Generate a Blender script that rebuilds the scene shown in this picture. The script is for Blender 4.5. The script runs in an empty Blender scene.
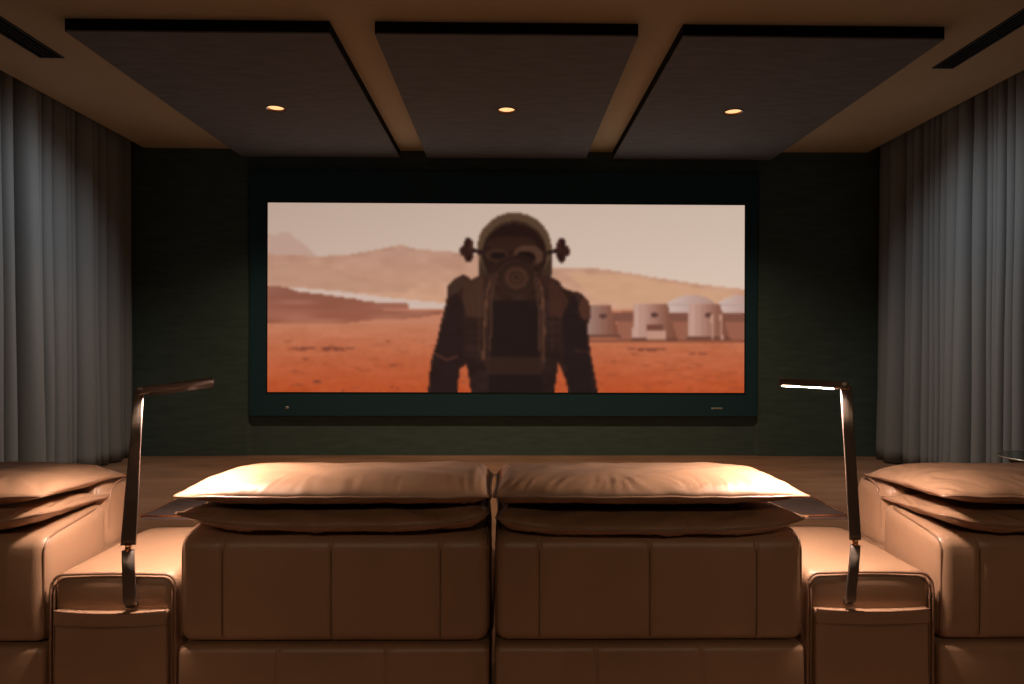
import bpy, bmesh, math, random
import numpy as np
from mathutils import Vector, Matrix, noise
PI = math.pi
random.seed(7)
scene = bpy.context.scene
COL = scene.collection

# ------------------------------------------------------------------ camera
cam_d = bpy.data.cameras.new('camera'); cam_d.lens = 24.0; cam_d.sensor_width = 36.0
cam_d.clip_start = 0.05; cam_d.shift_x = -3.8 / 1024; cam_d.shift_y = 2.0 / 1024
cam = bpy.data.objects.new('camera', cam_d); COL.objects.link(cam)
cam.matrix_world = (Matrix.Translation((0, 0, 1.30)) @ Matrix.Rotation(math.radians(-0.82), 4, 'Z')
                    @ Matrix.Rotation(math.radians(90), 4, 'X') @ Matrix.Rotation(math.radians(0.16), 4, 'Z'))
scene.camera = cam
# ------------------------------------------------------------------ world, exposure
w = bpy.data.worlds.new('world'); scene.world = w; w.use_nodes = True
w.node_tree.nodes['Background'].inputs[0].default_value = (0.5, 0.42, 0.36, 1)
w.node_tree.nodes['Background'].inputs[1].default_value = 0.0
vs = scene.view_settings
vs.view_transform = 'Standard'; vs.look = 'None'; vs.gamma = 1.0; vs.use_curve_mapping = False
vs.exposure = 0.0
SCREEN_GAIN = 1.0
LED_POWER = 3100.0          # emission of the reading lamp strips
DOWN_W = 120.0              # ceiling downlights in the dark panels
CURTAIN_FILL_W = 85.0              # added spots that brighten the curtains
REAR_W = 66.0               # added fill spots behind the camera, without fixtures


def light(name, kind, loc, energy, color, rot=(0, 0, 0), size=0.1, **kw):
    d = bpy.data.lights.new(name, kind); d.energy = energy; d.color = color
    if kind == 'AREA':
        d.shape = kw.get('shape', 'DISK'); d.size = size
        if 'size_y' in kw: d.size_y = kw['size_y']
    else:
        d.shadow_soft_size = size
    if kind == 'SPOT':
        d.spot_size = math.radians(kw.get('angle', 100)); d.spot_blend = kw.get('blend', 0.6)
    o = bpy.data.objects.new(name, d); o.location = loc; o.rotation_euler = rot; COL.objects.link(o)
    return o


CEIL = 3.545; PB = 3.455      # ceiling height, underside of the hung panels
# the three downlights seen in the panels
for x in (-2.12, 0.0, 2.10):
    light('downlight_beam', 'SPOT', (x, 6.30, 3.43), DOWN_W, (1.0, 0.66, 0.40), size=0.05, angle=125, blend=1.0)
# unseen spots added behind the camera to light the seat backs
for x in (-2.0, 0.0, 2.0):
    light('rear_fill_spot', 'SPOT', (x, -2.9, 3.40), REAR_W, (1.0, 0.72, 0.47), rot=(math.radians(60), 0, 0), size=0.06, angle=46, blend=0.7)

# extra spots added at the outer two downlights, aimed to brighten the curtains
for x in (-2.12, 2.10):
    light('curtain_fill', 'SPOT', (x, 6.30, 3.450), CURTAIN_FILL_W, (0.94, 0.97, 1.0), rot=(math.radians(46), 0, math.radians(108 if x < 0 else -108)), size=0.02, angle=96, blend=1.0)

# ------------------------------------------------------------------ materials


def mat(name, col, rough=0.6, metal=0.0, spec=0.5, bump=None, mottle=None, emis=None, estr=0, coat=0, sheen=0):
    m = bpy.data.materials.new(name); m.use_nodes = True
    nt = m.node_tree; b = nt.nodes['Principled BSDF']
    b.inputs['Base Color'].default_value = (*col, 1); b.inputs['Roughness'].default_value = rough
    b.inputs['Metallic'].default_value = metal; b.inputs['Specular IOR Level'].default_value = spec
    if coat: b.inputs['Coat Weight'].default_value = coat; b.inputs['Coat Roughness'].default_value = 0.25
    if sheen: b.inputs['Sheen Weight'].default_value = sheen; b.inputs['Sheen Roughness'].default_value = 0.6
    if emis: b.inputs['Emission Color'].default_value = (*emis, 1); b.inputs['Emission Strength'].default_value = estr
    tc = nt.nodes.new('ShaderNodeTexCoord')
    if mottle:
        sc, amt, stretch = mottle
        mp = nt.nodes.new('ShaderNodeMapping'); mp.inputs['Scale'].default_value = stretch
        n = nt.nodes.new('ShaderNodeTexNoise'); n.inputs['Scale'].default_value = sc; n.inputs['Detail'].default_value = 5
        r = nt.nodes.new('ShaderNodeValToRGB')
        r.color_ramp.elements[0].position = 0.3; r.color_ramp.elements[1].position = 0.7
        r.color_ramp.elements[0].color = (*[c * (1 - amt) for c in col], 1)
        r.color_ramp.elements[1].color = (*[c * (1 + amt) for c in col], 1)
        nt.links.new(tc.outputs['Object'], mp.inputs[0]); nt.links.new(mp.outputs[0], n.inputs['Vector'])
        nt.links.new(n.outputs['Fac'], r.inputs[0]); nt.links.new(r.outputs[0], b.inputs['Base Color'])
    if bump:
        last = None
        for (sc, st, dist, kind) in bump:
            if kind == 'v':
                n = nt.nodes.new('ShaderNodeTexVoronoi'); n.inputs['Scale'].default_value = sc; out = n.outputs['Distance']
            else:
                n = nt.nodes.new('ShaderNodeTexNoise'); n.inputs['Scale'].default_value = sc; n.inputs['Detail'].default_value = 4
                out = n.outputs['Fac']
            nt.links.new(tc.outputs['Object'], n.inputs['Vector'])
            bp = nt.nodes.new('ShaderNodeBump'); bp.inputs['Strength'].default_value = st; bp.inputs['Distance'].default_value = dist
            nt.links.new(out, bp.inputs['Height'])
            if last: nt.links.new(last.outputs[0], bp.inputs['Normal'])
            last = bp
        nt.links.new(last.outputs[0], b.inputs['Normal'])
    return m


M = {}
M['leather'] = mat('tan leather', (0.33, 0.188, 0.112), 0.42, spec=0.55, mottle=(3.0, 0.12, (1, 1, 1)),
                   bump=[(420, 0.25, 0.0008, 'v'), (60, 0.22, 0.0015, 'n'), (9, 0.3, 0.006, 'n')])
M['piping'] = mat('tan leather piping', (0.24, 0.13, 0.08), 0.35, bump=[(300, 0.15, 0.0005, 'v')])
M['stitch'] = mat('dark seam thread', (0.10, 0.055, 0.035), 0.8)
M['ceiling'] = mat('taupe ceiling paint', (0.63, 0.56, 0.38), 0.85, spec=0.2, mottle=(2, 0.03, (1, 1, 1)))
M['panel'] = mat('charcoal panel cloth', (0.20, 0.225, 0.25), 0.95, spec=0.1, mottle=(6, 0.13, (0.6, 2.5, 1)),
                 bump=[(260, 0.3, 0.001, 'n')])
M['panel_edge'] = mat('black panel edge', (0.008, 0.009, 0.008), 0.8, spec=0.1)
M['wall'] = mat('dark green grey wall cloth', (0.085, 0.130, 0.122), 0.95, spec=0.1, mottle=(4, 0.12, (1, 1, 6)),
                bump=[(300, 0.3, 0.001, 'n')])
M['sidewall'] = mat('dark wall paint', (0.04, 0.04, 0.038), 0.9, spec=0.1)
M['carpet'] = mat('brown carpet', (0.27, 0.165, 0.11), 0.95, spec=0.1, mottle=(1.6, 0.22, (0.7, 2.5, 1)),
                  bump=[(180, 0.6, 0.004, 'n')])
M['curtain'] = mat('grey curtain cloth', (0.24, 0.26, 0.265), 0.9, spec=0.15, sheen=0.0, bump=[(500, 0.2, 0.0006, 'n')])
M['bezel'] = mat('dark teal screen frame', (0.012, 0.060, 0.085), 0.6, spec=0.4)
M['badge'] = mat('silver badge', (0.45, 0.5, 0.48), 0.4)
M['black'] = mat('black metal', (0.01, 0.01, 0.01), 0.5)
M['bronze'] = mat('dark bronze metal', (0.17, 0.13, 0.11), 0.36, metal=0.6)
M['brass'] = mat('polished copper joint', (0.85, 0.45, 0.22), 0.22, metal=1.0)
M['tray'] = mat('dark walnut tray', (0.06, 0.036, 0.03), 0.65, mottle=(14, 0.5, (1, 8, 1)), bump=[(60, 0.4, 0.001, 'n')])
M['tabletop'] = mat('dark green smoked tabletop', (0.03, 0.04, 0.025), 0.15)
M['rim'] = mat('pale metal rim', (0.55, 0.55, 0.48), 0.3, metal=0.8)
M['led'] = mat('warm led strip', (0.9, 0.7, 0.5), 0.5, emis=(1.0, 0.77, 0.64), estr=LED_POWER)
M['lens'] = mat('downlight lens', (0.9, 0.7, 0.5), 0.5, emis=(1.0, 0.52, 0.22), estr=1.4)
M['reflector'] = mat('copper downlight cup', (0.75, 0.30, 0.12), 0.3, metal=0.9)

# ------------------------------------------------------------------ helpers


def finish(name, bm, m, parent=None, smooth=True, loc=None):
    me = bpy.data.meshes.new(name)
    bmesh.ops.recalc_face_normals(bm, faces=bm.faces)
    bm.to_mesh(me); bm.free()
    if smooth:
        me.polygons.foreach_set('use_smooth', [True] * len(me.polygons))
    me.materials.append(m)
    o = bpy.data.objects.new(name, me); COL.objects.link(o)
    if parent: o.parent = parent
    if loc: o.location = loc
    return o


def tag(o, label, cat=None, group=None):
    o['label'] = label
    if cat: o['category'] = cat
    if group: o['group'] = group
    return o


def thing(name, label, cat, loc=(0, 0, 0), group=None):
    o = bpy.data.objects.new(name, None); COL.objects.link(o); o.location = loc
    o.empty_display_size = 0.1
    return tag(o, label, cat, group)


def structure(name, bm, m, smooth=False):
    o = finish(name, bm, m, None, smooth); o['kind'] = 'structure'; return o


def box(bm, x0, x1, y0, y1, z0, z1):
    v = [bm.verts.new(p) for p in ((x0, y0, z0), (x1, y0, z0), (x1, y1, z0), (x0, y1, z0),
                                   (x0, y0, z1), (x1, y0, z1), (x1, y1, z1), (x0, y1, z1))]
    for f in ((0, 3, 2, 1), (4, 5, 6, 7), (0, 1, 5, 4), (1, 2, 6, 5), (2, 3, 7, 6), (3, 0, 4, 7)):
        bm.faces.new([v[i] for i in f])


def bevbox(x0, x1, y0, y1, z0, z1, r, seg=2):
    bm = bmesh.new(); box(bm, x0, x1, y0, y1, z0, z1)
    bmesh.ops.bevel(bm, geom=list(bm.edges), offset=r, segments=seg, profile=0.5, affect='EDGES')
    return bm


def axis(a, b, r, n, extra=()):
    """coordinates along one side: dense in the rounded ends, plus seam lines"""
    s = set()
    for i in range(6):
        t = r * (1 - math.cos(i / 5 * PI / 2)); s.add(round(a + t, 5)); s.add(round(b - t, 5))
    for i in range(1, n): s.add(round(a + r + (b - a - 2 * r) * i / n, 5))
    for e in extra:
        for d in (-0.010, -0.005, -0.0018, 0, 0.0018, 0.005, 0.010): s.add(round(e + d, 5))
    return sorted(s)


def softbox(x0, x1, y0, y1, z0, z1, r, n=(8, 6, 6), seams=((), (), ()), fn=None):
    """rounded box with a fine grid; fn(p, normal) may move each vertex"""
    ax = [axis(x0, x1, r, n[0], seams[0]), axis(y0, y1, r, n[1], seams[1]), axis(z0, z1, r, n[2], seams[2])]
    lo = Vector((x0 + r, y0 + r, z0 + r)); hi = Vector((x1 - r, y1 - r, z1 - r))
    bm = bmesh.new(); cache = {}

    def vert(i, j, k):
        key = (i, j, k)
        if key in cache: return cache[key]
        p = Vector((ax[0][i], ax[1][j], ax[2][k]))
        q = Vector([min(max(p[c], lo[c]), hi[c]) for c in range(3)])
        d = p - q
        # which shell face this grid vertex belongs to gives it a non-zero offset
        nrm = d.normalized() if d.length > 1e-9 else Vector((0, 0, 1))
        p2 = q + nrm * r if d.length > 1e-9 else p
        if fn: p2 = fn(p2.copy(), nrm)
        cache[key] = bm.verts.new(p2); return cache[key]
    N = [len(a) - 1 for a in ax]
    for c in range(3):
        a, b = [(1, 2), (2, 0), (0, 1)][c]
        for side in (0, N[c]):
            for i in range(N[a]):
                for j in range(N[b]):
                    vs_ = []
                    for (di, dj) in ((0, 0), (1, 0), (1, 1), (0, 1)):
                        idx = [0, 0, 0]; idx[c] = side; idx[a] = i + di; idx[b] = j + dj
                        vs_.append(vert(*idx))
                    bm.faces.new(vs_)
    return bm


def groove(p, x, depth=0.0035, width=0.005):
    d = abs(p - x)
    return depth * math.exp(-(d / width) ** 2) - 0.0015 * math.exp(-((d - 0.009) / 0.004) ** 2)


def tube(bm, pts, r, seg=8, closed=False, rfn=None):
    n = len(pts); rings = []
    pts = [Vector(p) for p in pts]
    up = Vector((0, 0, 1))
    for i, p in enumerate(pts):
        a = pts[(i - 1) % n] if (closed or i > 0) else p
        b = pts[(i + 1) % n] if (closed or i < n - 1) else p
        t = (b - a).normalized()
        u = up if abs(t.dot(up)) < 0.9 else Vector((1, 0, 0))
        s = t.cross(u).normalized(); q = s.cross(t).normalized()
        rr = rfn(i / (n - 1)) if rfn else r
        rings.append([bm.verts.new(p + (s * math.cos(2 * PI * k / seg) + q * math.sin(2 * PI * k / seg)) * rr) for k in range(seg)])
    m = n if closed else n - 1
    for i in range(m):
        A, B = rings[i], rings[(i + 1) % n]
        for k in range(seg):
            bm.faces.new((A[k], A[(k + 1) % seg], B[(k + 1) % seg], B[k]))
    if not closed:
        bm.faces.new(rings[0]); bm.faces.new(rings[-1])


def lathe(bm, prof, seg=48, c=(0, 0)):
    rings = []
    for (r, z) in prof:
        rings.append([bm.verts.new((c[0] + r * math.cos(2 * PI * k / seg), c[1] + r * math.sin(2 * PI * k / seg), z)) for k in range(seg)])
    for A, B in zip(rings, rings[1:]):
        for k in range(seg):
            bm.faces.new((A[k], A[(k + 1) % seg], B[(k + 1) % seg], B[k]))
    bm.faces.new(rings[0]); bm.faces.new(rings[-1])


# ------------------------------------------------------------------ the room
bm = bmesh.new(); box(bm, -4.6, 4.6, -3.2, 8.2, -0.1, 0.0); structure('floor', bm, M['carpet'])
bm = bmesh.new()
box(bm, -4.13, 4.17, -3.2, 8.2, CEIL, CEIL + 0.12)
box(bm, -4.6, -4.13, -3.2, 8.2, CEIL + 0.25, CEIL + 0.37)       # curtain pockets
box(bm, 4.17, 4.6, -3.2, 8.2, CEIL + 0.25, CEIL + 0.37)
box(bm, -4.17, -4.13, -3.2, 8.2, CEIL, CEIL + 0.25)
box(bm, 4.17, 4.21, -3.2, 8.2, CEIL, CEIL + 0.25)
structure('ceiling', bm, M['ceiling'])
bm = bmesh.new(); box(bm, -4.6, -4.45, -3.2, 8.2, 0, CEIL + 0.3); structure('wall_left', bm, M['sidewall'])
bm = bmesh.new(); box(bm, 4.45, 4.6, -3.2, 8.2, 0, CEIL + 0.3); structure('wall_right', bm, M['sidewall'])
bm = bmesh.new(); box(bm, -4.6, 4.6, -3.35, -3.2, 0, CEIL + 0.3); structure('wall_back', bm, M['sidewall'])
# front wall: flat centre behind the screen, splayed wings towards the curtains
bm = bmesh.new()
pl = [(-4.45, 7.90), (-2.99, 7.93), (-2.95, 7.965), (2.91, 7.965), (2.95, 7.93), (4.45, 7.90), (4.45, 8.2), (-4.45, 8.2)]
lo_ = [bm.verts.new((x, y, 0)) for x, y in pl]; hi_ = [bm.verts.new((x, y, CEIL + 0.24)) for x, y in pl]
for i in range(len(pl)):
    j = (i + 1) % len(pl); bm.faces.new((lo_[i], lo_[j], hi_[j], hi_[i]))
bm.faces.new(lo_); bm.faces.new(hi_)
structure('wall_front', bm, M['wall'])

# ------------------------------------------------------------------ hung ceiling panels with a downlight each
LY = 6.30


def ceiling_panel(x0, x1, y0, y1, lx, label):
    t = thing('ceiling_panel', label, 'ceiling panel', ((x0 + x1) / 2, (y0 + y1) / 2, PB), 'dark panels hung under the ceiling')
    ox, oy = t.location.x, t.location.y
    R = 0.083
    angs = [2 * PI * k / 48 for k in range(48)]
    for cx, cy in ((x0, y0), (x1, y0), (x1, y1), (x0, y1)):
        angs.append(math.atan2(cy - LY, cx - lx) % (2 * PI))
    angs = sorted(set(round(a, 6) for a in angs))
    bm = bmesh.new(); inner = []; outer = []; top = []
    for a in angs:
        c, s = math.cos(a), math.sin(a)
        tt = min(((x1 - lx) / c if c > 1e-9 else (x0 - lx) / c if c < -1e-9 else 1e9),
                 ((y1 - LY) / s if s > 1e-9 else (y0 - LY) / s if s < -1e-9 else 1e9))
        inner.append(bm.verts.new((lx + R * c - ox, LY + R * s - oy, 0)))
        outer.append(bm.verts.new((lx + tt * c - ox, LY + tt * s - oy, 0)))
        top.append(bm.verts.new((lx + tt * c - ox, LY + tt * s - oy, 0.012)))
    n = len(angs)
    for i in range(n):
        j = (i + 1) % n
        bm.faces.new((inner[i], inner[j], outer[j], outer[i]))
        bm.faces.new((outer[i], outer[j], top[j], top[i]))
    finish('cloth_face', bm, M['panel'], t, smooth=False)
    bm = bmesh.new()
    r = [(x0 - ox, y0 - oy), (x1 - ox, y0 - oy), (x1 - ox, y1 - oy), (x0 - ox, y1 - oy)]
    a_ = [bm.verts.new((x, y, 0.012)) for x, y in r]; b_ = [bm.verts.new((x, y, CEIL - PB)) for x, y in r]
    for i in range(4):
        j = (i + 1) % 4; bm.faces.new((a_[i], a_[j], b_[j], b_[i]))
    bm.faces.new(b_)
    finish('frame', bm, M['panel_edge'], t, smooth=False)
    # recessed downlight
    d = thing('downlight', {-1: 'lit warm recessed downlight in the left ceiling panel', 0: 'lit warm recessed downlight in the middle ceiling panel',
                            1: 'lit warm recessed downlight in the right ceiling panel'}[(lx > 1) - (lx < -1)],
              'downlight', (lx, LY, PB), 'downlights in the ceiling panels')
    bm = bmesh.new(); prof = [(0.080, -0.003), (0.092, -0.004), (0.094, 0.0), (0.080, 0.0)]
    rings = [[bm.verts.new((q * math.cos(2 * PI * k / 48), q * math.sin(2 * PI * k / 48), z)) for k in range(48)] for q, z in prof]
    for i in range(4):
        A, B = rings[i], rings[(i + 1) % 4]
        for k in range(48): bm.faces.new((A[k], A[(k + 1) % 48], B[(k + 1) % 48], B[k]))
    finish('trim_ring', bm, M['black'], d)
    bm = bmesh.new(); rings = [[bm.verts.new((q * math.cos(2 * PI * k / 48), q * math.sin(2 * PI * k / 48), z)) for k in range(48)]
                               for q, z in ((0.081, 0.0), (0.077, 0.007), (0.073, 0.014))]
    for A, B in zip(rings, rings[1:]):
        for k in range(48): bm.faces.new((A[k], A[(k + 1) % 48], B[(k + 1) % 48], B[k]))
    finish('reflector', bm, M['reflector'], d)
    bm = bmesh.new(); lathe(bm, [(0.074, 0.013), (0.074, 0.02)]); finish('lens', bm, M['lens'], d, smooth=False)


ceiling_panel(-3.06, -1.235, 4.77, 7.925, -2.12, 'dark cloth ceiling panel nearest the left curtain')
ceiling_panel(-0.92, 0.92, 4.77, 7.925, 0.0, 'dark cloth ceiling panel in the middle, above the astronaut on screen')
ceiling_panel(1.235, 3.085, 4.77, 7.925, 2.10, 'dark cloth ceiling panel nearest the right curtain')

# ------------------------------------------------------------------ slot air diffusers


def diffuser(x0, x1, y0, y1, label):
    t = thing('air_diffuser', label, 'air vent', ((x0 + x1) / 2, (y0 + y1) / 2, CEIL), 'slot vents in the ceiling')
    w_, l_ = (x1 - x0) / 2, (y1 - y0) / 2
    bm = bmesh.new()
    box(bm, -w_, -w_ + 0.02, -l_, l_, -0.008, 0); box(bm, w_ - 0.02, w_, -l_, l_, -0.008, 0)
    box(bm, -w_ + 0.02, w_ - 0.02, -l_, -l_ + 0.02, -0.008, 0); box(bm, -w_ + 0.02, w_ - 0.02, l_ - 0.02, l_, -0.008, 0)
    finish('frame', bm, M['black'], t, smooth=False)
    bm = bmesh.new(); box(bm, -w_ + 0.02, w_ - 0.02, -l_ + 0.02, l_ - 0.02, -0.001, 0)
    finish('backing', bm, M['panel_edge'], t, smooth=False)
    for k in (-1, 0, 1):
        bm = bmesh.new(); box(bm, k * 0.035 - 0.006, k * 0.035 + 0.006, -l_ + 0.02, l_ - 0.02, -0.007, -0.001)
        finish('slat', bm, M['black'], t, smooth=False)


diffuser(-3.67, -3.48, 3.2, 5.42, 'black slot air vent in the ceiling above the left curtain')
diffuser(3.44, 3.61, 3.2, 5.475, 'black slot air vent in the ceiling above the right curtain')

# ------------------------------------------------------------------ curtains


def curtain(side, label, seed):
    rnd = random.Random(seed)
    t = thing('curtain', label, 'curtain', (-4.34 if side < 0 else 4.38, 3.0, 0.0), 'floor length curtains')
    # fold centres with uneven pitch
    ys = [-4.0]
    while ys[-1] < 4.75: ys.append(ys[-1] + rnd.choice((0.10, 0.13, 0.16, 0.19, 0.23)))
    amp = [rnd.uniform(0.035, 0.085) for _ in ys]
    NY, NZ = 2200, 26
    bm = bmesh.new(); grid = []
    y1 = 4.86
    y0 = -6.1
    y0 = -5.9
    ys = [-6.0]
    while ys[-1] < 5.0: ys.append(ys[-1] + rnd.choice((0.08, 0.11, 0.15, 0.19, 0.24)))
    amp = [(b_ - a_) * rnd.uniform(0.55, 1.0) for a_, b_ in zip(ys, ys[1:] + [ys[-1] + 0.15])]
    Z0, Z1 = 0.015, CEIL + 0.20
    seg = 0
    for i in range(NY + 1):
        y = y0 + (y1 - y0) * i / NY
        while seg < len(ys) - 2 and ys[seg + 1] < y: seg += 1
        u = (y - ys[seg]) / (ys[seg + 1] - ys[seg])
        row = []
        for k in range(NZ + 1):
            v = k / NZ; z = Z0 + (Z1 - Z0) * v
            a = amp[seg] * (1.0 - 0.45 * v)
            # rounded fold: broad crest towards the room, narrow valley to the wall
            crest = math.sqrt(max(0.0, 1 - abs(2 * u - 1) ** 2.2))
            x = -side * (a * crest + 0.012 * noise.noise(Vector((y * 9, z * 0.5, seed))) + 0.02 * noise.noise(Vector((y * 2.2, z * 0.35, seed + 5))) * (1 - v * .6))
            yy = y + 0.03 * (1 - v) * noise.noise(Vector((y * 3, z * 0.6, seed + 9)))
            row.append(bm.verts.new((x, yy, z)))
        grid.append(row)
    for i in range(NY):
        for k in range(NZ):
            bm.faces.new((grid[i][k], grid[i + 1][k], grid[i + 1][k + 1], grid[i][k + 1]))
    c = finish('curtain_cloth', bm, M['curtain'], t)
    s = c.modifiers.new('s', 'SOLIDIFY'); s.thickness = 0.002
    bm = bmesh.new(); box(bm, -0.02, 0.02, -6.1, 4.86, CEIL + 0.2, CEIL + 0.24)
    finish('curtain_rail', bm, M['black'], t, smooth=False)


curtain(-1, 'grey pleated floor length curtain along the left wall', 3)
curtain(1, 'grey pleated floor length curtain along the right wall, behind the round table', 11)

# ------------------------------------------------------------------ the screen and its picture
SX0, SX1, SZ0, SZ1, SY = -2.746, 2.770, 0.740, 2.920, 7.90
scr = thing('cinema_screen', 'wide lit cinema screen in a dark teal frame on the front wall', 'screen', (0, 7.99, 0.44))


def loc_(o): o.location = (0, -7.99, -0.44); return o


bm = bmesh.new()
FX0, FX1, FZ0, FZ1 = -2.955, 2.92, 0.468, 3.285
box(bm, FX0, SX0, SY - 0.004, 7.96, FZ0, FZ1); box(bm, SX1, FX1, SY - 0.004, 7.96, FZ0, FZ1)
box(bm, SX0, SX1, SY - 0.004, 7.96, FZ0, SZ0); box(bm, SX0, SX1, SY - 0.004, 7.96, SZ1, FZ1)
loc_(finish('screen_frame', bm, M['bezel'], scr, smooth=False))
bm = bmesh.new()
t_ = 0.012
box(bm, SX0 - t_, SX0, SY - 0.010, SY - 0.004, SZ0 - t_, SZ1 + t_); box(bm, SX1, SX1 + t_, SY - 0.010, SY - 0.004, SZ0 - t_, SZ1 + t_)
box(bm, SX0, SX1, SY - 0.010, SY - 0.004, SZ0 - t_, SZ0); box(bm, SX0, SX1, SY - 0.010, SY - 0.004, SZ1, SZ1 + t_)
loc_(finish('inner_border', bm, M['black'], scr, smooth=False))
bm = bmesh.new()
for i, wd in enumerate((0.022, 0.018, 0.020, 0.018, 0.022)):
    x = 2.385 + i * 0.026; box(bm, x, x + wd, SY - 0.010, SY - 0.004, 0.550, 0.570)
b_ = loc_(finish('badge', bm, M['badge'], scr, smooth=False)); b_['label'] = 'tiny silver maker badge'
bm = bmesh.new(); lathe(bm, [(0.019, 0.0), (0.019, 0.006)], 20)
bmesh.ops.rotate(bm, cent=(0, 0, 0), matrix=Matrix.Rotation(PI / 2, 3, 'X'), verts=bm.verts)
b_ = finish('indicator', bm, M['badge'], scr); b_.location = (-2.517, SY - 0.004 - 7.99, 0.56 - 0.44); b_['label'] = 'small round pale indicator'

# picture: drawn cell by cell in the units of a 940 x 373 sheet (x 54..993, y 25..398)
NXP, NZP = 320, 127
gx = 54 + (np.arange(NXP) + 0.5) / NXP * 939
gy = 25 + (np.arange(NZP) + 0.5) / NZP * 373
X, Y = np.meshgrid(gx, gy)
rng = np.random.RandomState(4)
IMG = np.zeros((NZP, NXP, 3))


def lerp(c0, c1, t): return np.array(c0) * (1 - t[..., None]) + np.array(c1) * t[..., None]


def poly(pts):
    inside = np.zeros(X.shape, bool); n = len(pts); j = n - 1
    for i in range(n):
        xi, yi = pts[i]; xj, yj = pts[j]
        if yi != yj:
            inside ^= ((yi > Y) != (yj > Y)) & (X < (xj - xi) * (Y - yi) / (yj - yi) + xi)
        j = i
    return inside


def ell(cx, cy, rx, ry): return ((X - cx) / rx) ** 2 + ((Y - cy) / ry) ** 2 < 1


def smooth_noise(nx, ny, seed):
    r = np.random.RandomState(seed).rand(ny + 1, nx + 1)
    u = (X - 54) / 939 * nx; v = (Y - 25) / 373 * ny
    i = np.clip(u.astype(int), 0, nx - 1); j = np.clip(v.astype(int), 0, ny - 1); fu = u - i; fv = v - j
    fu = fu * fu * (3 - 2 * fu); fv = fv * fv * (3 - 2 * fv)
    return (r[j, i] * (1 - fu) + r[j, i + 1] * fu) * (1 - fv) + (r[j + 1, i] * (1 - fu) + r[j + 1, i + 1] * fu) * fv


def put(mask, col, a=1.0):
    c = np.broadcast_to(np.array(col, float), IMG.shape)
    IMG[mask] = IMG[mask] * (1 - a) + c[mask] * a


def line(pts, wd):
    m = np.zeros(X.shape, bool)
    for (ax_, ay), (bx, by) in zip(pts, pts[1:]):
        dx, dy = bx - ax_, by - ay; L = dx * dx + dy * dy
        t = np.clip(((X - ax_) * dx + (Y - ay) * dy) / L, 0, 1)
        m |= (X - ax_ - t * dx) ** 2 + (Y - ay - t * dy) ** 2 < (wd / 2) ** 2
    return m


n1 = smooth_noise(40, 30, 1); n2 = smooth_noise(16, 40, 2); n3 = smooth_noise(120, 90, 3)
# sky
tx = (X - 54) / 939; ty = np.clip((Y - 25) / 160, 0, 1)
IMG[:] = lerp((190, 165, 150), (206, 184, 168), tx) * 1.0
IMG[:] += (ty * 12)[..., None] * np.array([1, .9, .8]) - (np.abs(tx - .55) * 8)[..., None]
# far peaks, ridge and slopes
put(poly([(54, 85), (66, 90), (80, 84), (98, 84), (112, 98), (128, 108), (150, 130), (54, 135)]), (186, 152, 137))
ridge = [(54, 126), (100, 128), (150, 130), (205, 128), (250, 120), (290, 112), (315, 107), (345, 116), (400, 119), (450, 124),
         (600, 152), (660, 151), (710, 153), (760, 160), (830, 172), (900, 182), (993, 192), (993, 240), (54, 240)]
m = poly(ridge)
put(m, lerp((178, 136, 116), (200, 152, 124), np.clip((Y - 110) / 100, 0, 1)) + ((n1 - .5) * 16)[..., None])
put(m & poly([(54, 150), (110, 142), (170, 150), (230, 170), (330, 190), (330, 200), (54, 200)]), (176, 134, 112), .5)
put(m & poly([(200, 165), (260, 150), (330, 140), (400, 150), (450, 170), (380, 180), (300, 176)]), (188, 144, 120), .5)
put(m & poly([(640, 160), (760, 165), (900, 190), (990, 205), (990, 240), (700, 215)]), (204, 158, 122), .6)
# pale flat and dark rocks
put(poly([(85, 192), (110, 192), (200, 200), (300, 212), (400, 222), (460, 224), (460, 240), (54, 240)]), (204, 178, 165))
put(Y > 234, (190, 122, 94))
m = poly([(54, 188), (90, 192), (112, 200), (150, 204), (185, 209), (225, 214), (250, 220), (328, 222), (330, 232), (262, 236),
          (400, 236), (392, 244), (340, 252), (250, 256), (150, 270), (54, 272)])
put(m, lerp((140, 88, 72), (160, 98, 76), np.clip((Y - 190) / 80, 0, 1)) + ((n2 - .5) * 24)[..., None])
# ground
g = Y > 262; tg = np.clip((Y - 262) / 136, 0, 1)
put(g, lerp((188, 120, 90), (180, 76, 38), tg ** .9) + ((n3 - .5) * 8 + (n2 - .5) * 10)[..., None])
put((Y > 244) & (Y < 264) & (X > 390), lerp((190, 120, 92), (196, 118, 86), tg))
for k in range(120):
    cx, cy = rng.uniform(54, 993), 296 + rng.rand() ** .8 * 100
    put(ell(cx, cy, rng.uniform(2, 9) * (1 + (cy - 290) / 90), rng.uniform(1.3, 2.6)), (120, 58, 38), rng.uniform(.1, .45))
for cx, cy, rx in ((150, 378, 9), (300, 390, 13), (190, 312, 60), (120, 312, 22), (800, 312, 40), (905, 320, 26)):
    put(ell(cx, cy, rx, 2.6) & (n3 > .3), (96, 48, 38), .7)
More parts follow.
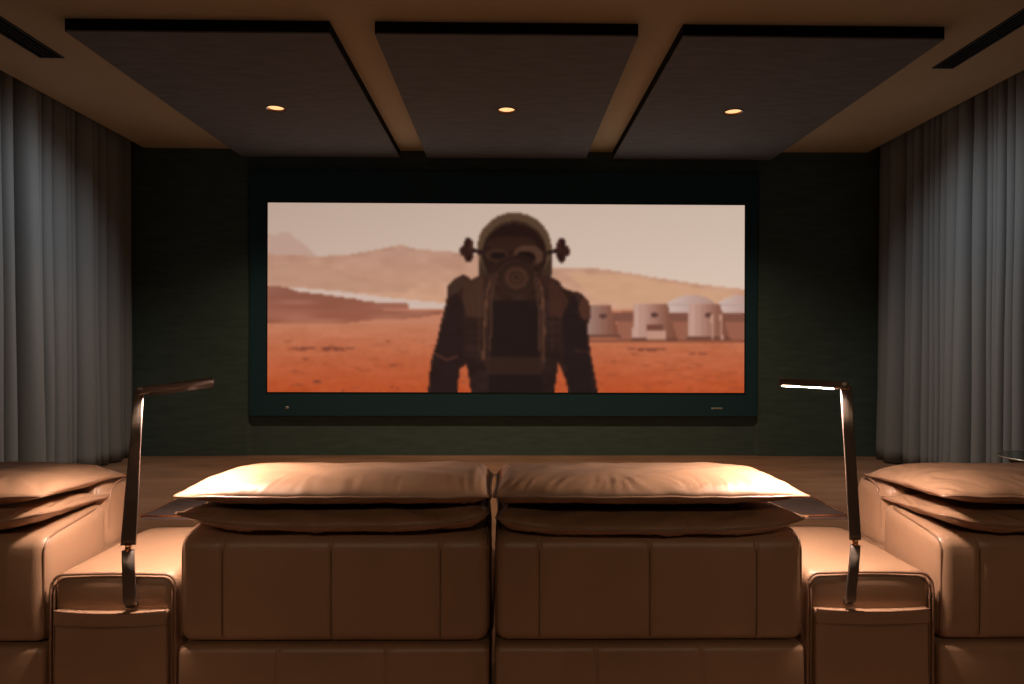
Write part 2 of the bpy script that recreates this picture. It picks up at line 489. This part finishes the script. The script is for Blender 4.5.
# habitats
put(poly([(740, 238), (993, 236), (993, 292), (740, 292)]), (148, 92, 72))
put(poly([(690, 240), (993, 236), (993, 258), (690, 258)]), (122, 76, 62))
for (cx, rx) in ((888, 56), (985, 52)):
    d = ell(cx, 240, rx, 36) & (Y < 240)
    put(d, lerp((206, 180, 170), (166, 126, 114), np.clip((X - cx + rx) / (2 * rx), 0, 1)))
    put(d & (np.abs(Y - 224) < 1.6), (176, 150, 142))
for (x0, x1, y0, y1, lit) in ((682, 735, 224, 290, 0.6), (774, 848, 222, 294, 1.0), (884, 952, 222, 292, 1.0)):
    d = poly([(x0, y0), (x1 - 8, y0), (x1 + 12, y1), (x0 - 4, y1)])
    tt = np.clip((X - x0) / (x1 - x0), 0, 1)
    put(d, lerp((196 * lit + 90 * (1 - lit), 156 * lit + 70 * (1 - lit), 142 * lit + 62 * (1 - lit)), (122, 72, 56), tt ** 1.1))
    put(d & (((X - x0).astype(int) % 12) < 2), (150, 104, 88), .3)
    put(ell((x0 + x1) / 2 + 4, y0 + 22, 7, 5), (84, 52, 46))
    put(poly([(x0 - 4, y1 - 6), (x1 + 12, y1 - 6), (x1 + 14, y1), (x0 - 6, y1)]), (104, 64, 52))
put(poly([(798, 262), (832, 262), (832, 276), (798, 276)]), (110, 66, 54))
put(poly([(800, 276), (836, 276), (838, 296), (798, 296)]), (186, 140, 120))
for x in (928, 946): put(line([(x, 244), (x + 3, 294)], 4), (190, 142, 120))
put((np.abs(Y - 294.5) < 2.4) & (X > 684), (112, 62, 46), .75)


def U(x, y): return ((x - 240) * 1.969, (y - 190) * 1.969)


BACK = IMG.copy()
# suited figure
body = [U(*p) for p in ((427, 393), (429, 372), (431, 357), (436, 342), (439, 325), (444, 306), (446, 296), (447, 285), (455, 277), (463, 274),
                        (470, 279), (478, 275), (482, 262), (546, 262), (549, 276), (557, 280), (562, 287), (570, 290), (580, 292), (588, 300), (590, 314),
                        (586, 325), (588, 342), (591, 362), (594, 375), (597, 393), (568, 393), (565, 380), (561, 370), (557, 361), (556, 372),
                        (553, 393), (470, 393), (468, 378), (467, 370), (465, 364), (459, 368), (457, 382), (456, 393))]
m = poly(body)
dark = lerp((56, 40, 35), (40, 28, 29), np.clip((Y - 160) / 180, 0, 1)) + ((n1 - .5) * 18)[..., None]
put(m, dark)
put(m & poly([U(*p) for p in ((429, 393), (440, 330), (452, 290), (462, 300), (463, 350), (455, 393))]), (34, 24, 28), .7)
put(m & poly([U(*p) for p in ((560, 300), (574, 295), (584, 320), (590, 365), (592, 393), (570, 393), (562, 350))]), (30, 22, 28), .75)
put(m & poly([U(*p) for p in ((462, 280), (482, 276), (484, 318), (466, 316), (461, 300))]), (72, 54, 44), .8)      # left shoulder strap
put(m & poly([U(*p) for p in ((548, 280), (560, 288), (568, 300), (560, 318), (548, 314))]), (70, 48, 40), .8)
put(m & poly([U(*p) for p in ((447, 285), (457, 277), (468, 277), (458, 290), (449, 297))]), (66, 54, 46), .9)
put(m & ell(*U(584, 308), 12, 22), (82, 56, 46), .9)
put(m & poly([U(*p) for p in ((490, 300), (538, 300), (541, 393), (488, 393))]), (26, 18, 22), .85)
for y in (318, 326, 334, 342, 352, 364):
    put(m & line([U(465, y), U(486, y + 1)], 3), (38, 26, 24)); put(m & line([U(545, y + 1), U(558, y)], 3), (38, 26, 24))
put(m & line([U(430, 352), U(446, 360), U(456, 356)], 5), (86, 58, 48), .8)
put(m & line([U(574, 350), U(590, 352)], 4), (66, 44, 40), .8)
put(m & poly([U(*p) for p in ((482, 356), (545, 356), (541, 374), (486, 374))]), (58, 42, 36), .7)
# helmet
hc = U(513, 247)
put(ell(hc[0], hc[1], 73, 70) | (poly([U(477, 247), U(550, 247), U(550, 275), U(478, 275)])), (62, 51, 42))
put(ell(hc[0], hc[1], 73, 70) & ~ell(hc[0], hc[1] + 12, 64, 66), (92, 80, 62))
put(ell(hc[0], hc[1] + 14, 63, 62), (44, 31, 28))
put(ell(hc[0] - 6, hc[1] - 8, 50, 16), (58, 44, 36), .7)
put(ell(*U(495, 254), 24, 13), (70, 54, 44), .7); put(ell(*U(497, 255), 15, 7), (30, 22, 22))
e = ell(*U(527, 255), 30, 22) & ~ell(*U(524, 257), 20, 14); put(e, (84, 66, 54))
put(ell(*U(524, 257), 19, 13), (30, 20, 20))
# breathing unit rings and hoses
c = U(515, 277)
for r_, cc in ((52, (52, 36, 30)), (46, (34, 24, 24)), (40, (62, 45, 37)), (34, (36, 25, 24)), (28, (64, 47, 38)), (22, (92, 68, 54)), (16, (40, 27, 25)), (10, (84, 60, 48)), (5, (30, 20, 20))):
    put(ell(c[0], c[1], r_, r_ * .92) & (Y < c[1] + 34), cc, .55)
for dx, cc in ((0, (98, 76, 60)), (5, (58, 42, 36)), (9, (84, 64, 52))):
    put(line([U(492, 272), U(486 + dx / 2, 290), U(483 + dx / 2, 330), U(482 + dx / 2, 358)], 4 - dx * .1) if dx < 9 else line([U(495, 272), U(491, 292), U(489, 350)], 3), cc)
    put(line([U(534, 272), U(541 - dx / 2, 290), U(543 - dx / 2, 330), U(542 - dx / 2, 362)], 4 - dx * .1) if dx < 9 else line([U(533, 276), U(537, 296), U(538, 350)], 3), cc)
put(line([U(478, 278), U(479, 355)], 3), (74, 56, 46), .8); put(line([U(549, 278), U(552, 350)], 3), (60, 44, 38), .8)
# side lamps of the helmet
for s_, lx in ((-1, 467), (1, 560)):
    put(ell(*U(lx, 249), 10, 25), (48, 32, 30)); put(line([U(lx, 249), U(lx - s_ * 12, 251)], 8), (44, 30, 28))
    put(ell(*U(lx + s_ * 4, 250), 9, 11), (56, 38, 34)); put(ell(*U(lx - s_ * 2, 246), 4, 14), (80, 56, 46), .6)
FIG = np.any(IMG != BACK, axis=2)
IMG[FIG] = (IMG[FIG] * 1.12 - np.array((10, 9, 8))) * np.array((0.90, 0.76, 0.72))
for a0, a1 in ((0, 1), (1, 0)):            # the picture is slightly soft between its cells
    S_ = (np.roll(IMG, (a0, a1), (0, 1)) + np.roll(IMG, (-a0, -a1), (0, 1)) + 2 * IMG) / 4
    S_[0], S_[-1], S_[:, 0], S_[:, -1] = IMG[0], IMG[-1], IMG[:, 0], IMG[:, -1]
    IMG = S_
IMG = np.clip(IMG, 0, 255) / 255.0
LIN = np.where(IMG <= 0.04045, IMG / 12.92, ((IMG + 0.055) / 1.055) ** 2.4)

xs = np.linspace(SX0, SX1, NXP + 1); zs = np.linspace(SZ1, SZ0, NZP + 1)
VX, VZ = np.meshgrid(xs, zs)
verts = np.stack([VX.ravel(), np.full(VX.size, SY), VZ.ravel()], 1)
idx = (np.arange(NZP)[:, None] * (NXP + 1) + np.arange(NXP)[None, :]).ravel()
faces = np.stack([idx, idx + NXP + 1, idx + NXP + 2, idx + 1], 1)
me = bpy.data.meshes.new('picture')
me.from_pydata(verts.tolist(), [], faces.tolist())
at = me.color_attributes.new('picture', 'FLOAT_COLOR', 'CORNER')
cols = np.concatenate([LIN.reshape(-1, 3), np.ones((NXP * NZP, 1))], 1)
at.data.foreach_set('color', np.repeat(cols, 4, 0).ravel())
pm = bpy.data.materials.new('screen picture'); pm.use_nodes = True; nt = pm.node_tree
b = nt.nodes['Principled BSDF']; b.inputs['Base Color'].default_value = (0.01, 0.01, 0.01, 1); b.inputs['Roughness'].default_value = 0.6
an = nt.nodes.new('ShaderNodeVertexColor'); an.layer_name = 'picture'
nt.links.new(an.outputs['Color'], b.inputs['Emission Color']); b.inputs['Emission Strength'].default_value = SCREEN_GAIN
me.materials.append(pm)
po = bpy.data.objects.new('picture', me); COL.objects.link(po); po.parent = scr; loc_(po)
po['label'] = 'lit picture of a suited astronaut on a red desert with pale domes'

# ------------------------------------------------------------------ recliner seats
YB = 1.87      # rear face of the seating row


def pad(parent, name, w, y0, y1, zc, ht, hb, sag, seed, flip, tipz=0.0, wr=1.0, edge_r=0.0042, pull=0.015, bulge=0.16, xo=0.0):
    """leather pad with a pinched seam all round and drawn-out corners; x is 0 in the seat's middle"""
    NX, NY_ = 170, 60
    hw = w / 2; yc = (y0 + y1) / 2; hd = (y1 - y0) / 2
    bm = bmesh.new()

    def warp(u, v):
        x = u * hw * (1 - pull * (1 - v * v)) ; y = yc + v * hd * (1 - 0.045 * (1 - u * u) if v > 0 else 1 + bulge * (1 - u ** 4))
        z = zc - 0.010 * (v + 1) + tipz * (abs(u) ** 6) * (abs(v) ** 6) - sag * (1 - u ** 4) * (0.5 - v * 0.5)
        # uneven seam
        z += 0.0035 * noise.noise(Vector((u * 5, v * 3, seed)))
        y += 0.004 * noise.noise(Vector((u * 6, v * 3, seed + 2)))
        return x, y, z
    sheets = []
    for sgn, h in ((1, ht), (-1, hb)):
        rows = []
        for i in range(NX + 1):
            a = -math.cos(PI * i / NX); a = a * 0.72 + (2 * i / NX - 1) * 0.28
            row = []
            for j in range(NY_ + 1):
                c_ = -math.cos(PI * j / NY_); c_ = c_ * 0.72 + (2 * j / NY_ - 1) * 0.28
                x, y, z = warp(a, c_)
                # outer end (a = -1 before flipping) slopes long, inner end is full
                ex = (1 - abs(a)) / (0.42 if a < 0 else 0.13)
                fx = min(1, ex); fx = (1 - (1 - fx) ** (2.6 if a < 0 else 2.1)) ** (0.72 if a < 0 else 0.62) if fx < 1 else 1
                ey = (1 - abs(c_)) / 0.7
                fy = min(1, ey); fy = (1 - (1 - fy) ** 2.2) ** 0.52 if fy < 1 else 1
                d = h * fx * fy
                edge = min(1 - abs(c_), (1 - abs(a)) * hw / hd)
                near = math.exp(-((edge - 0.18) / 0.16) ** 2)
                wv = wr * 0.0042 * near * noise.noise(Vector((x * 55 + 6 * noise.noise(Vector((x * 5, y * 5, seed))), seed, y * 7)))
                wv += wr * 0.006 * noise.noise(Vector((x * 9 + y * 14, y * 6, seed + 1))) * min(1, fx * fy)
                row.append(bm.verts.new(((x + xo) * flip, y, z + sgn * (d + wv * min(1, 6 * fx * fy)))))
            rows.append(row)
        sheets.append(rows)
    for rows in sheets:
        for i in range(NX):
            for j in range(NY_):
                bm.faces.new((rows[i][j], rows[i + 1][j], rows[i + 1][j + 1], rows[i][j + 1]))
    bmesh.ops.remove_doubles(bm, verts=bm.verts, dist=0.0002)
    o = finish(name, bm, M['leather'], parent)
    # piping round the seam
    path = []
    n = 60
    for k in range(n): path.append(warp(-1 + 2 * k / n, -1))
    for k in range(24): path.append(warp(1, -1 + 2 * k / 24))
    for k in range(n): path.append(warp(1 - 2 * k / n, 1))
    for k in range(24): path.append(warp(-1, 1 - 2 * k / 24))
    path = [(x * flip + xo * flip, y, z) for x, y, z in path]
    bm = bmesh.new(); tube(bm, path, edge_r, 8, closed=True)
    finish('piping', bm, M['piping'], o)
    return o


def seam_fn(xseams, zmid, hz, face_y, puff, slope=False):
    def fn(p, n):
        q = p.copy()
        if slope and p.z > 0.65: q.z -= 0.030 * max(0, 1 - p.y / 0.26) * (p.z - 0.65) / 0.15
        if n.y < -0.5:
            for s in xseams: q.y += groove(p.x, s) * (-n.y)
            q.y += 0.0022 * noise.noise(Vector((p.x * 5, p.z * 5, face_y)))
            q.y -= puff * max(0, 1 - ((p.z - zmid) / hz) ** 2)
        return q
    return fn


def seat(x0, x1, label, flip, seams, bseams, seed, low):
    """x0..x1 span; flip=1: outer end of the headrest at x0, -1: at x1"""
    cx = (x0 + x1) / 2; w = x1 - x0; h = w / 2
    t = thing('recliner_seat', label, 'recliner', (cx, YB, 0), 'leather recliner seats in the row')
    S = [s - cx for s in seams]; B = [s - cx for s in bseams]
    # rear shell of the backrest
    D = 0.300
    fn = seam_fn(S, 0.63, 0.16, seed, 0.004, True)
    o = finish('back_shell', softbox(-h, h, 0, D, 0.478, 0.80, 0.038, (14, 5, 8), (S, (), ()), fn), M['leather'], t)
    for sx in S:
        bm = bmesh.new(); tube(bm, [(sx, 0.0022 - 0.004 * max(0, 1 - ((z_ - 0.63) / 0.16) ** 2), z_) for z_ in [0.500 + 0.0235 * k for k in range(11)]], 0.0011, 6)
        finish('seam', bm, M['stitch'], o)
    # piping along both side edges of the shell
    for s in (-1, 1):
        bm = bmesh.new(); path = []
        xx = s * (h - 0.010)
        path += [(xx, 0.010, 0.50 + k * 0.025) for k in range(9)]
        for k in range(7):
            a = k / 6 * PI / 2; path.append((xx, 0.010 + 0.036 * (1 - math.cos(a)), 0.729 + 0.036 * math.sin(a)))
        path += [(xx, 0.06 + k * 0.03, 0.770 + 0.0222 * k / 6) for k in range(7)]
        tube(bm, path, 0.0035, 8); finish('piping', bm, M['piping'], o)
    # lower rear panel
    fn1 = seam_fn(B, 0.27, 0.21, seed + 3, 0.006)

    def fn2(p, n):
        q = fn1(p, n); q.y -= 0.012 * (0.474 - p.z) / 0.42 * (n.y < 0.5); return q
    finish('base_panel', softbox(-h, h, -0.002, 0.30, 0.05, 0.474, 0.020, (14, 4, 6), (B, (), ()), fn2), M['leather'], t)
    # cushion of the backrest on its front side, folds at the bottom of its flanks
    def bf(p, n):
        q = p.copy()
        q.y -= 0.03 * max(0, (p.z - 0.45)) / 0.4
        if abs(n.x) > 0.5:
            fold = math.exp(-((p.z - 0.60) / 0.06) ** 2)
            q.x += 0.007 * (math.sin(p.z * 190) - 0.8) * fold * (1 if n.x > 0 else -1)
            q.x -= 0.010 * (1 if n.x > 0 else -1) * (p.z > 0.7) * (p.z - 0.7) / 0.15
        return q
    finish('backrest_cushion', softbox(-h + 0.003, h - 0.003, 0.302, 0.52, 0.46, 0.862, 0.05, (8, 5, 26), fn=bf), M['leather'], t)
    for s in (-1, 1):
        bm = bmesh.new()
        tube(bm, [(s * (h - 0.012), y_, z_) for y_, z_ in ((0.312, 0.70), (0.313, 0.74), (0.315, 0.775), (0.318, 0.80), (0.332, 0.828), (0.355, 0.848), (0.39, 0.857), (0.43, 0.857))], 0.0035, 8)
        finish('piping', bm, M['piping'], t)
    # seat cushion and footrest further forward
    o = finish('seat_cushion', softbox(-h - 0.004, h + 0.004, 0.40, 1.02, 0.30, 0.47, 0.05, (8, 8, 4),
                                       fn=lambda p, n: p + Vector((0, 0, 0.015 * max(0, 1 - (p.x / h) ** 2))) if n.z > 0.3 else p), M['leather'], t)
    finish('seat_base', softbox(-h + 0.01, h - 0.01, 0.31, 0.98, 0.05, 0.31, 0.02, (4, 4, 4)), M['leather'], t)
    for sx in (-1, 1):
        for yy in (0.06, 0.92):
            bm = bmesh.new(); lathe(bm, [(0.022, 0.0), (0.025, 0.055)], 20, (sx * (h - 0.07), yy)); finish('foot', bm, M['black'], t, smooth=False)
    # folded headrest: thick upper pad lying on a thinner lower pad
    hr = bpy.data.objects.new('headrest', None); COL.objects.link(hr); hr.parent = t
    pad(hr, 'upper_pad', w + 0.002, -0.018, 0.395, 0.890, 0.052, 0.034, 0.0, seed, flip, tipz=-0.004, xo=0.002)
    pad(hr, 'lower_pad', w - 0.005, -0.014, 0.30, 0.836 - low, 0.028, 0.034, 0.024, seed + 20, flip, tipz=0.004, wr=1.3, edge_r=0.0035)
    return t


seat(-0.892, -0.043, 'brown leather recliner left of the middle gap, seen from behind', 1, (-0.771, -0.476, -0.178), (-0.619, -0.323), 1, 0.0)
seat(-0.029, 0.828, 'brown leather recliner right of the middle gap, seen from behind', -1, (0.093, 0.397, 0.692), (0.249, 0.540), 2, 0.012)
seat(-2.098, -1.248, 'brown leather recliner cut off by the left edge, beside the left console', -1, (-2.0, -1.69, -1.385), (-1.83, -1.55), 5, 0.0)
seat(1.200, 2.050, 'brown leather recliner cut off by the right edge, beside the right console', 1, (1.312, 1.61, 1.92), (1.46, 1.76), 6, 0.006)


# ------------------------------------------------------------------ armrest consoles
def console(x0, x1, label, seed):
    cx = (x0 + x1) / 2; h = (x1 - x0) / 2
    t = thing('armrest_console', label, 'armrest', (cx, YB, 0), 'leather consoles between the recliners')
    L = 0.56

    def fn(p, n):
        q = p.copy()
        # top falls away at the front end
        k = max(0, (p.y - 0.42) / (L - 0.42))
        if p.z > 0.3: q.z -= 0.02 * k * k * (p.z - 0.3) / 0.37
        if n.z > 0.4: q.z += 0.005 * max(0, 1 - (p.x / h) ** 2)
        if n.y < -0.5: q.y -= 0.006 * max(0, 1 - (p.x / h) ** 2) + 0.002 * noise.noise(Vector((p.x * 9, p.z * 9, seed)))
        return q
    o = finish('console_body', softbox(-h, h, 0.012, L, 0.05, 0.668, 0.036, (8, 12, 14), fn=fn), M['leather'], t)
    # double piping framing the rear face
    for inset, r in ((0.0035, 0.0042), (0.013, 0.0025)):
        path = []; rr = 0.034
        hw = h - inset; zt = 0.670 - inset
        path += [(-hw, 0.008, 0.07 + k * 0.05) for k in range(12)]
        for k in range(9):
            a = k / 8 * PI / 2; path.append((-hw + rr * (1 - math.cos(a)), 0.010 + 0.004 * math.sin(a), zt - rr + rr * math.sin(a)))
        for k in range(1, 10): path.append((-hw + rr + (2 * hw - 2 * rr) * k / 10, 0.013, zt + 0.003 * math.sin(PI * k / 10)))
        for k in range(9):
            a = PI / 2 - k / 8 * PI / 2; path.append((hw - rr * (1 - math.cos(a)), 0.010 + 0.004 * math.sin(a), zt - rr + rr * math.sin(a)))
        path += [(hw, 0.008, 0.62 - k * 0.05) for k in range(12)]
        bm = bmesh.new(); tube(bm, path, r, 8); finish('piping', bm, M['piping'], o)
    # pocket on the rear face: bulging panel with a hemmed band on top

    def pf(p, n):
        q = p.copy()
        if n.y < -0.3:
            q.y -= 0.010 * max(0, 1 - (p.x / h) ** 2)
            q.y -= 0.004 * noise.noise(Vector((p.x * 8, p.z * 7, seed + 7))) + 0.003 * noise.noise(Vector((p.x * 22 + p.z * 9, p.z * 5, seed)))
        return q
    pk = finish('pocket', softbox(-h + 0.020, h - 0.020, -0.004, 0.018, 0.06, 0.545, 0.008, (16, 2, 24), fn=pf), M['leather'], t)

    def pb(p, n):
        q = p.copy()
        if n.y < -0.3: q.y -= 0.010 * max(0, 1 - (p.x / h) ** 2)
        q.z -= 0.004 * (1 - (p.x / h) ** 2)
        return q
    finish('pocket_band', softbox(-h + 0.020, h - 0.020, -0.008, 0.016, 0.537, 0.575, 0.006, (16, 2, 2), fn=pb), M['leather'], pk)
    bm = bmesh.new()
    tube(bm, [(x_ * (h - 0.022), -0.008 - 0.010 * (1 - x_ * x_), 0.5745 - 0.004 * (1 - x_ * x_)) for x_ in [k / 12 - 1 for k in range(25)]], 0.0028, 8)
    finish('piping', bm, M['piping'], pk)
    bm = bmesh.new()
    tube(bm, [(x_ * (h - 0.022), -0.007 - 0.010 * (1 - x_ * x_), 0.5365 - 0.004 * (1 - x_ * x_)) for x_ in [k / 12 - 1 for k in range(25)]], 0.0024, 8)
    finish('piping', bm, M['piping'], pk)
    for sx in (-1, 1):
        for yy in (0.07, 0.48):
            bm = bmesh.new(); lathe(bm, [(0.02, 0.0), (0.023, 0.055)], 20, (sx * (h - 0.05), yy)); finish('foot', bm, M['black'], t, smooth=False)
    return t


console(-1.242, -0.8965, 'brown leather armrest console with rear pocket, left of the middle recliners', 1)
console(0.8325, 1.190, 'brown leather armrest console with rear pocket, right of the middle recliners', 2)


# ------------------------------------------------------------------ trays
def tray(x0, x1, label, px_):
    t = thing('swivel_tray', label, 'tray', ((x0 + x1) / 2, 2.335, 0.64), 'dark wooden trays on the consoles')
    h = (x1 - x0) / 2
    o = finish('tray_top', bevbox(-h, h, 0, 0.30, 0.058, 0.073, 0.003), M['tray'], t, smooth=False)
    bm = bmesh.new()
    tube(bm, [(-h, 0, 0.0725), (h, 0, 0.0725), (h, 0.30, 0.0725), (-h, 0.30, 0.0725)], 0.003, 8, closed=True)
    q = finish('edge_trim', bm, M['brass'], o); q['label'] = 'thin copper trim'
    bm = bmesh.new(); lathe(bm, [(0.022, 0.0325), (0.022, 0.036), (0.010, 0.038), (0.010, 0.056), (0.022, 0.058)], 28, (px_, 0.03))
    finish('pivot', bm, M['black'], t)
    return t


tray(-1.238, -0.955, 'dark walnut swivel tray on the left console', 0.12)
tray(0.905, 1.180, 'dark walnut swivel tray on the right console', -0.10)


# ------------------------------------------------------------------ reading lamps
def slab_path(bm, pts, wds, thick, side):
    """flat bar along pts; wds widths, side = unit vector of the width"""
    rings = []
    side = Vector(side).normalized()
    for i, p in enumerate(pts):
        p = Vector(p)
        a = Vector(pts[max(0, i - 1)]); b = Vector(pts[min(len(pts) - 1, i + 1)])
        t = (b - a).normalized(); s = (side - t * side.dot(t)).normalized(); n = t.cross(s)
        ring = []
        for k in range(16):
            a_ = 2 * PI * k / 16; c_, s_ = math.cos(a_), math.sin(a_)
            ex = 0.35
            ring.append(bm.verts.new(p + s * (wds[i] / 2) * math.copysign(abs(c_) ** ex, c_) + n * (thick / 2) * math.copysign(abs(s_) ** ex, s_)))
        rings.append(ring)
    for A, B in zip(rings, rings[1:]):
        for k in range(16): bm.faces.new((A[k], A[(k + 1) % 16], B[(k + 1) % 16], B[k]))
    bm.faces.new(rings[0]); bm.faces.new(rings[-1])


def lamp(base, joint, top, tip, label, wid, thk, side, w0, w1, led_drop, lip, roll):
    t = thing('reading_lamp', label, 'lamp', base, 'slim metal reading lamps')
    B = Vector(base)
    j = Vector(joint) - B; tp = Vector(top) - B; tipv = Vector(tip) - B
    s = Vector(side).normalized()
    # lower post, bent into the pocket at the foot
    bm = bmesh.new()
    pts = [Vector((0, 0.016, -0.013)), Vector((0, 0.009, -0.010)), Vector((0, 0.003, -0.001)), Vector((0, 0, 0.012)), Vector((0.0, 0, 0.03)), j * 0.5, j - Vector((0, 0, 0.006))]
    slab_path(bm, pts, [wid * 1.0] * 5 + [wid, wid * .95], thk * 1.5, s)
    finish('post', bm, M['bronze'], t)
    bm = bmesh.new(); tube(bm, [j + Vector((0, 0, -0.010)), j + Vector((0, 0, 0.012))], 0.0075, 16)
    finish('joint', bm, M['brass'], t)['label'] = 'bright copper joint'
    bm = bmesh.new()
    d = tp - j
    slab_path(bm, [j + d * 0.02, j + d * 0.06, j + d * 0.4, j + d * 0.7, tp], [w0, w0, w0 * .7 + w1 * .3, w0 * .3 + w1 * .7, w1], thk, s)
    finish('upper_pole', bm, M['bronze'], t)
    # arm: rounded bar with the LED strip set in its underside
    a = tipv - tp; an_ = a.normalized(); 
    Dn = Matrix.Rotation(math.radians(roll), 3, an_) @ (Vector((0, 0, -1)) + an_ * an_.z).normalized()
    sd = an_.cross(-Dn).normalized()
    bm = bmesh.new(); slab_path(bm, [tp - an_ * 0.008, tp + an_ * 0.01, tp + a * .5, tipv - an_ * 0.004, tipv], [0.020, 0.024, 0.024, 0.024, 0.018], 0.020, sd)
    arm = finish('lamp_arm', bm, M['bronze'], t)
    dn = Dn * led_drop
    bm = bmesh.new(); slab_path(bm, [tp + a * 0.18 + dn, tp + a * 0.5 + dn, tp + a * 0.95 + dn], [0.010] * 3, 0.003, sd)
    finish('led_strip', bm, M['led'], arm)['label'] = 'glowing warm strip under the arm'
    # lip round the recess that shields the strip
    bm = bmesh.new(); q0, q1 = tp + a * 0.12, tipv - an_ * 0.002
    for e in (-1, 1):
        slab_path(bm, [q0 + sd * e * 0.0112 + Dn * (0.008 + lip / 2), q1 + sd * e * 0.0112 + Dn * (0.008 + lip / 2)], [0.0018] * 2, lip, sd)
    for q in (q0, q1):
        slab_path(bm, [q - sd * 0.0115 + Dn * (0.008 + lip / 2), q + sd * 0.0115 + Dn * (0.008 + lip / 2)], [0.0018] * 2, lip, an_)
    finish('shield_lip', bm, M['bronze'], arm)
    bm = bmesh.new(); tube(bm, [tp + Vector((0, 0, -0.010)), tp + Vector((0, 0, 0.009))], 0.008, 16)
    finish('hinge', bm, M['brass'], arm)['label'] = 'bright copper hinge'


def P(px, py, y):
    d = y + 0.0143 * (px - 506) * y / 683
    return ((px - 506) * d / 683, y, 1.3 + (344 + (px - 512) * 0.0028 - py) * d / 683)


lamp(P(130, 602, 1.858), P(128.5, 548, 1.848), P(139, 391, 1.848), P(213, 381, 1.97), 'slim bronze reading lamp clipped to the left console pocket',
     0.032, 0.009, (0.93, 0.37, 0), 0.037, 0.022, 0.0092, 0.009, 0)
lamp(P(852, 599, 1.856), P(856, 543, 1.848), P(846, 385.5, 1.848), P(780, 382, 1.95), 'slim bronze reading lamp clipped to the right console pocket',
     0.026, 0.010, (0.97, -0.25, 0), 0.030, 0.028, 0.0094, 0.0030, 9)

# ------------------------------------------------------------------ round table by the right curtain
t = thing('side_table', 'round dark side table with a pale metal rim by the right curtain', 'table', (3.66, 4.53, 0))
bm = bmesh.new(); lathe(bm, [(0.05, 0.536), (0.29, 0.540), (0.300, 0.545), (0.297, 0.550), (0.05, 0.550)], 64)
finish('tabletop', bm, M['tabletop'], t, smooth=False)
bm = bmesh.new(); tube(bm, [(0.301 * math.cos(2 * PI * k / 64), 0.301 * math.sin(2 * PI * k / 64), 0.546) for k in range(64)], 0.005, 8, closed=True)
finish('rim', bm, M['rim'], t)['label'] = 'pale metal rim'
bm = bmesh.new(); lathe(bm, [(0.19, 0.0), (0.20, 0.01), (0.19, 0.03), (0.14, 0.2), (0.15, 0.36), (0.21, 0.48), (0.25, 0.535)], 64)
finish('drum_base', bm, M['tabletop'], t)
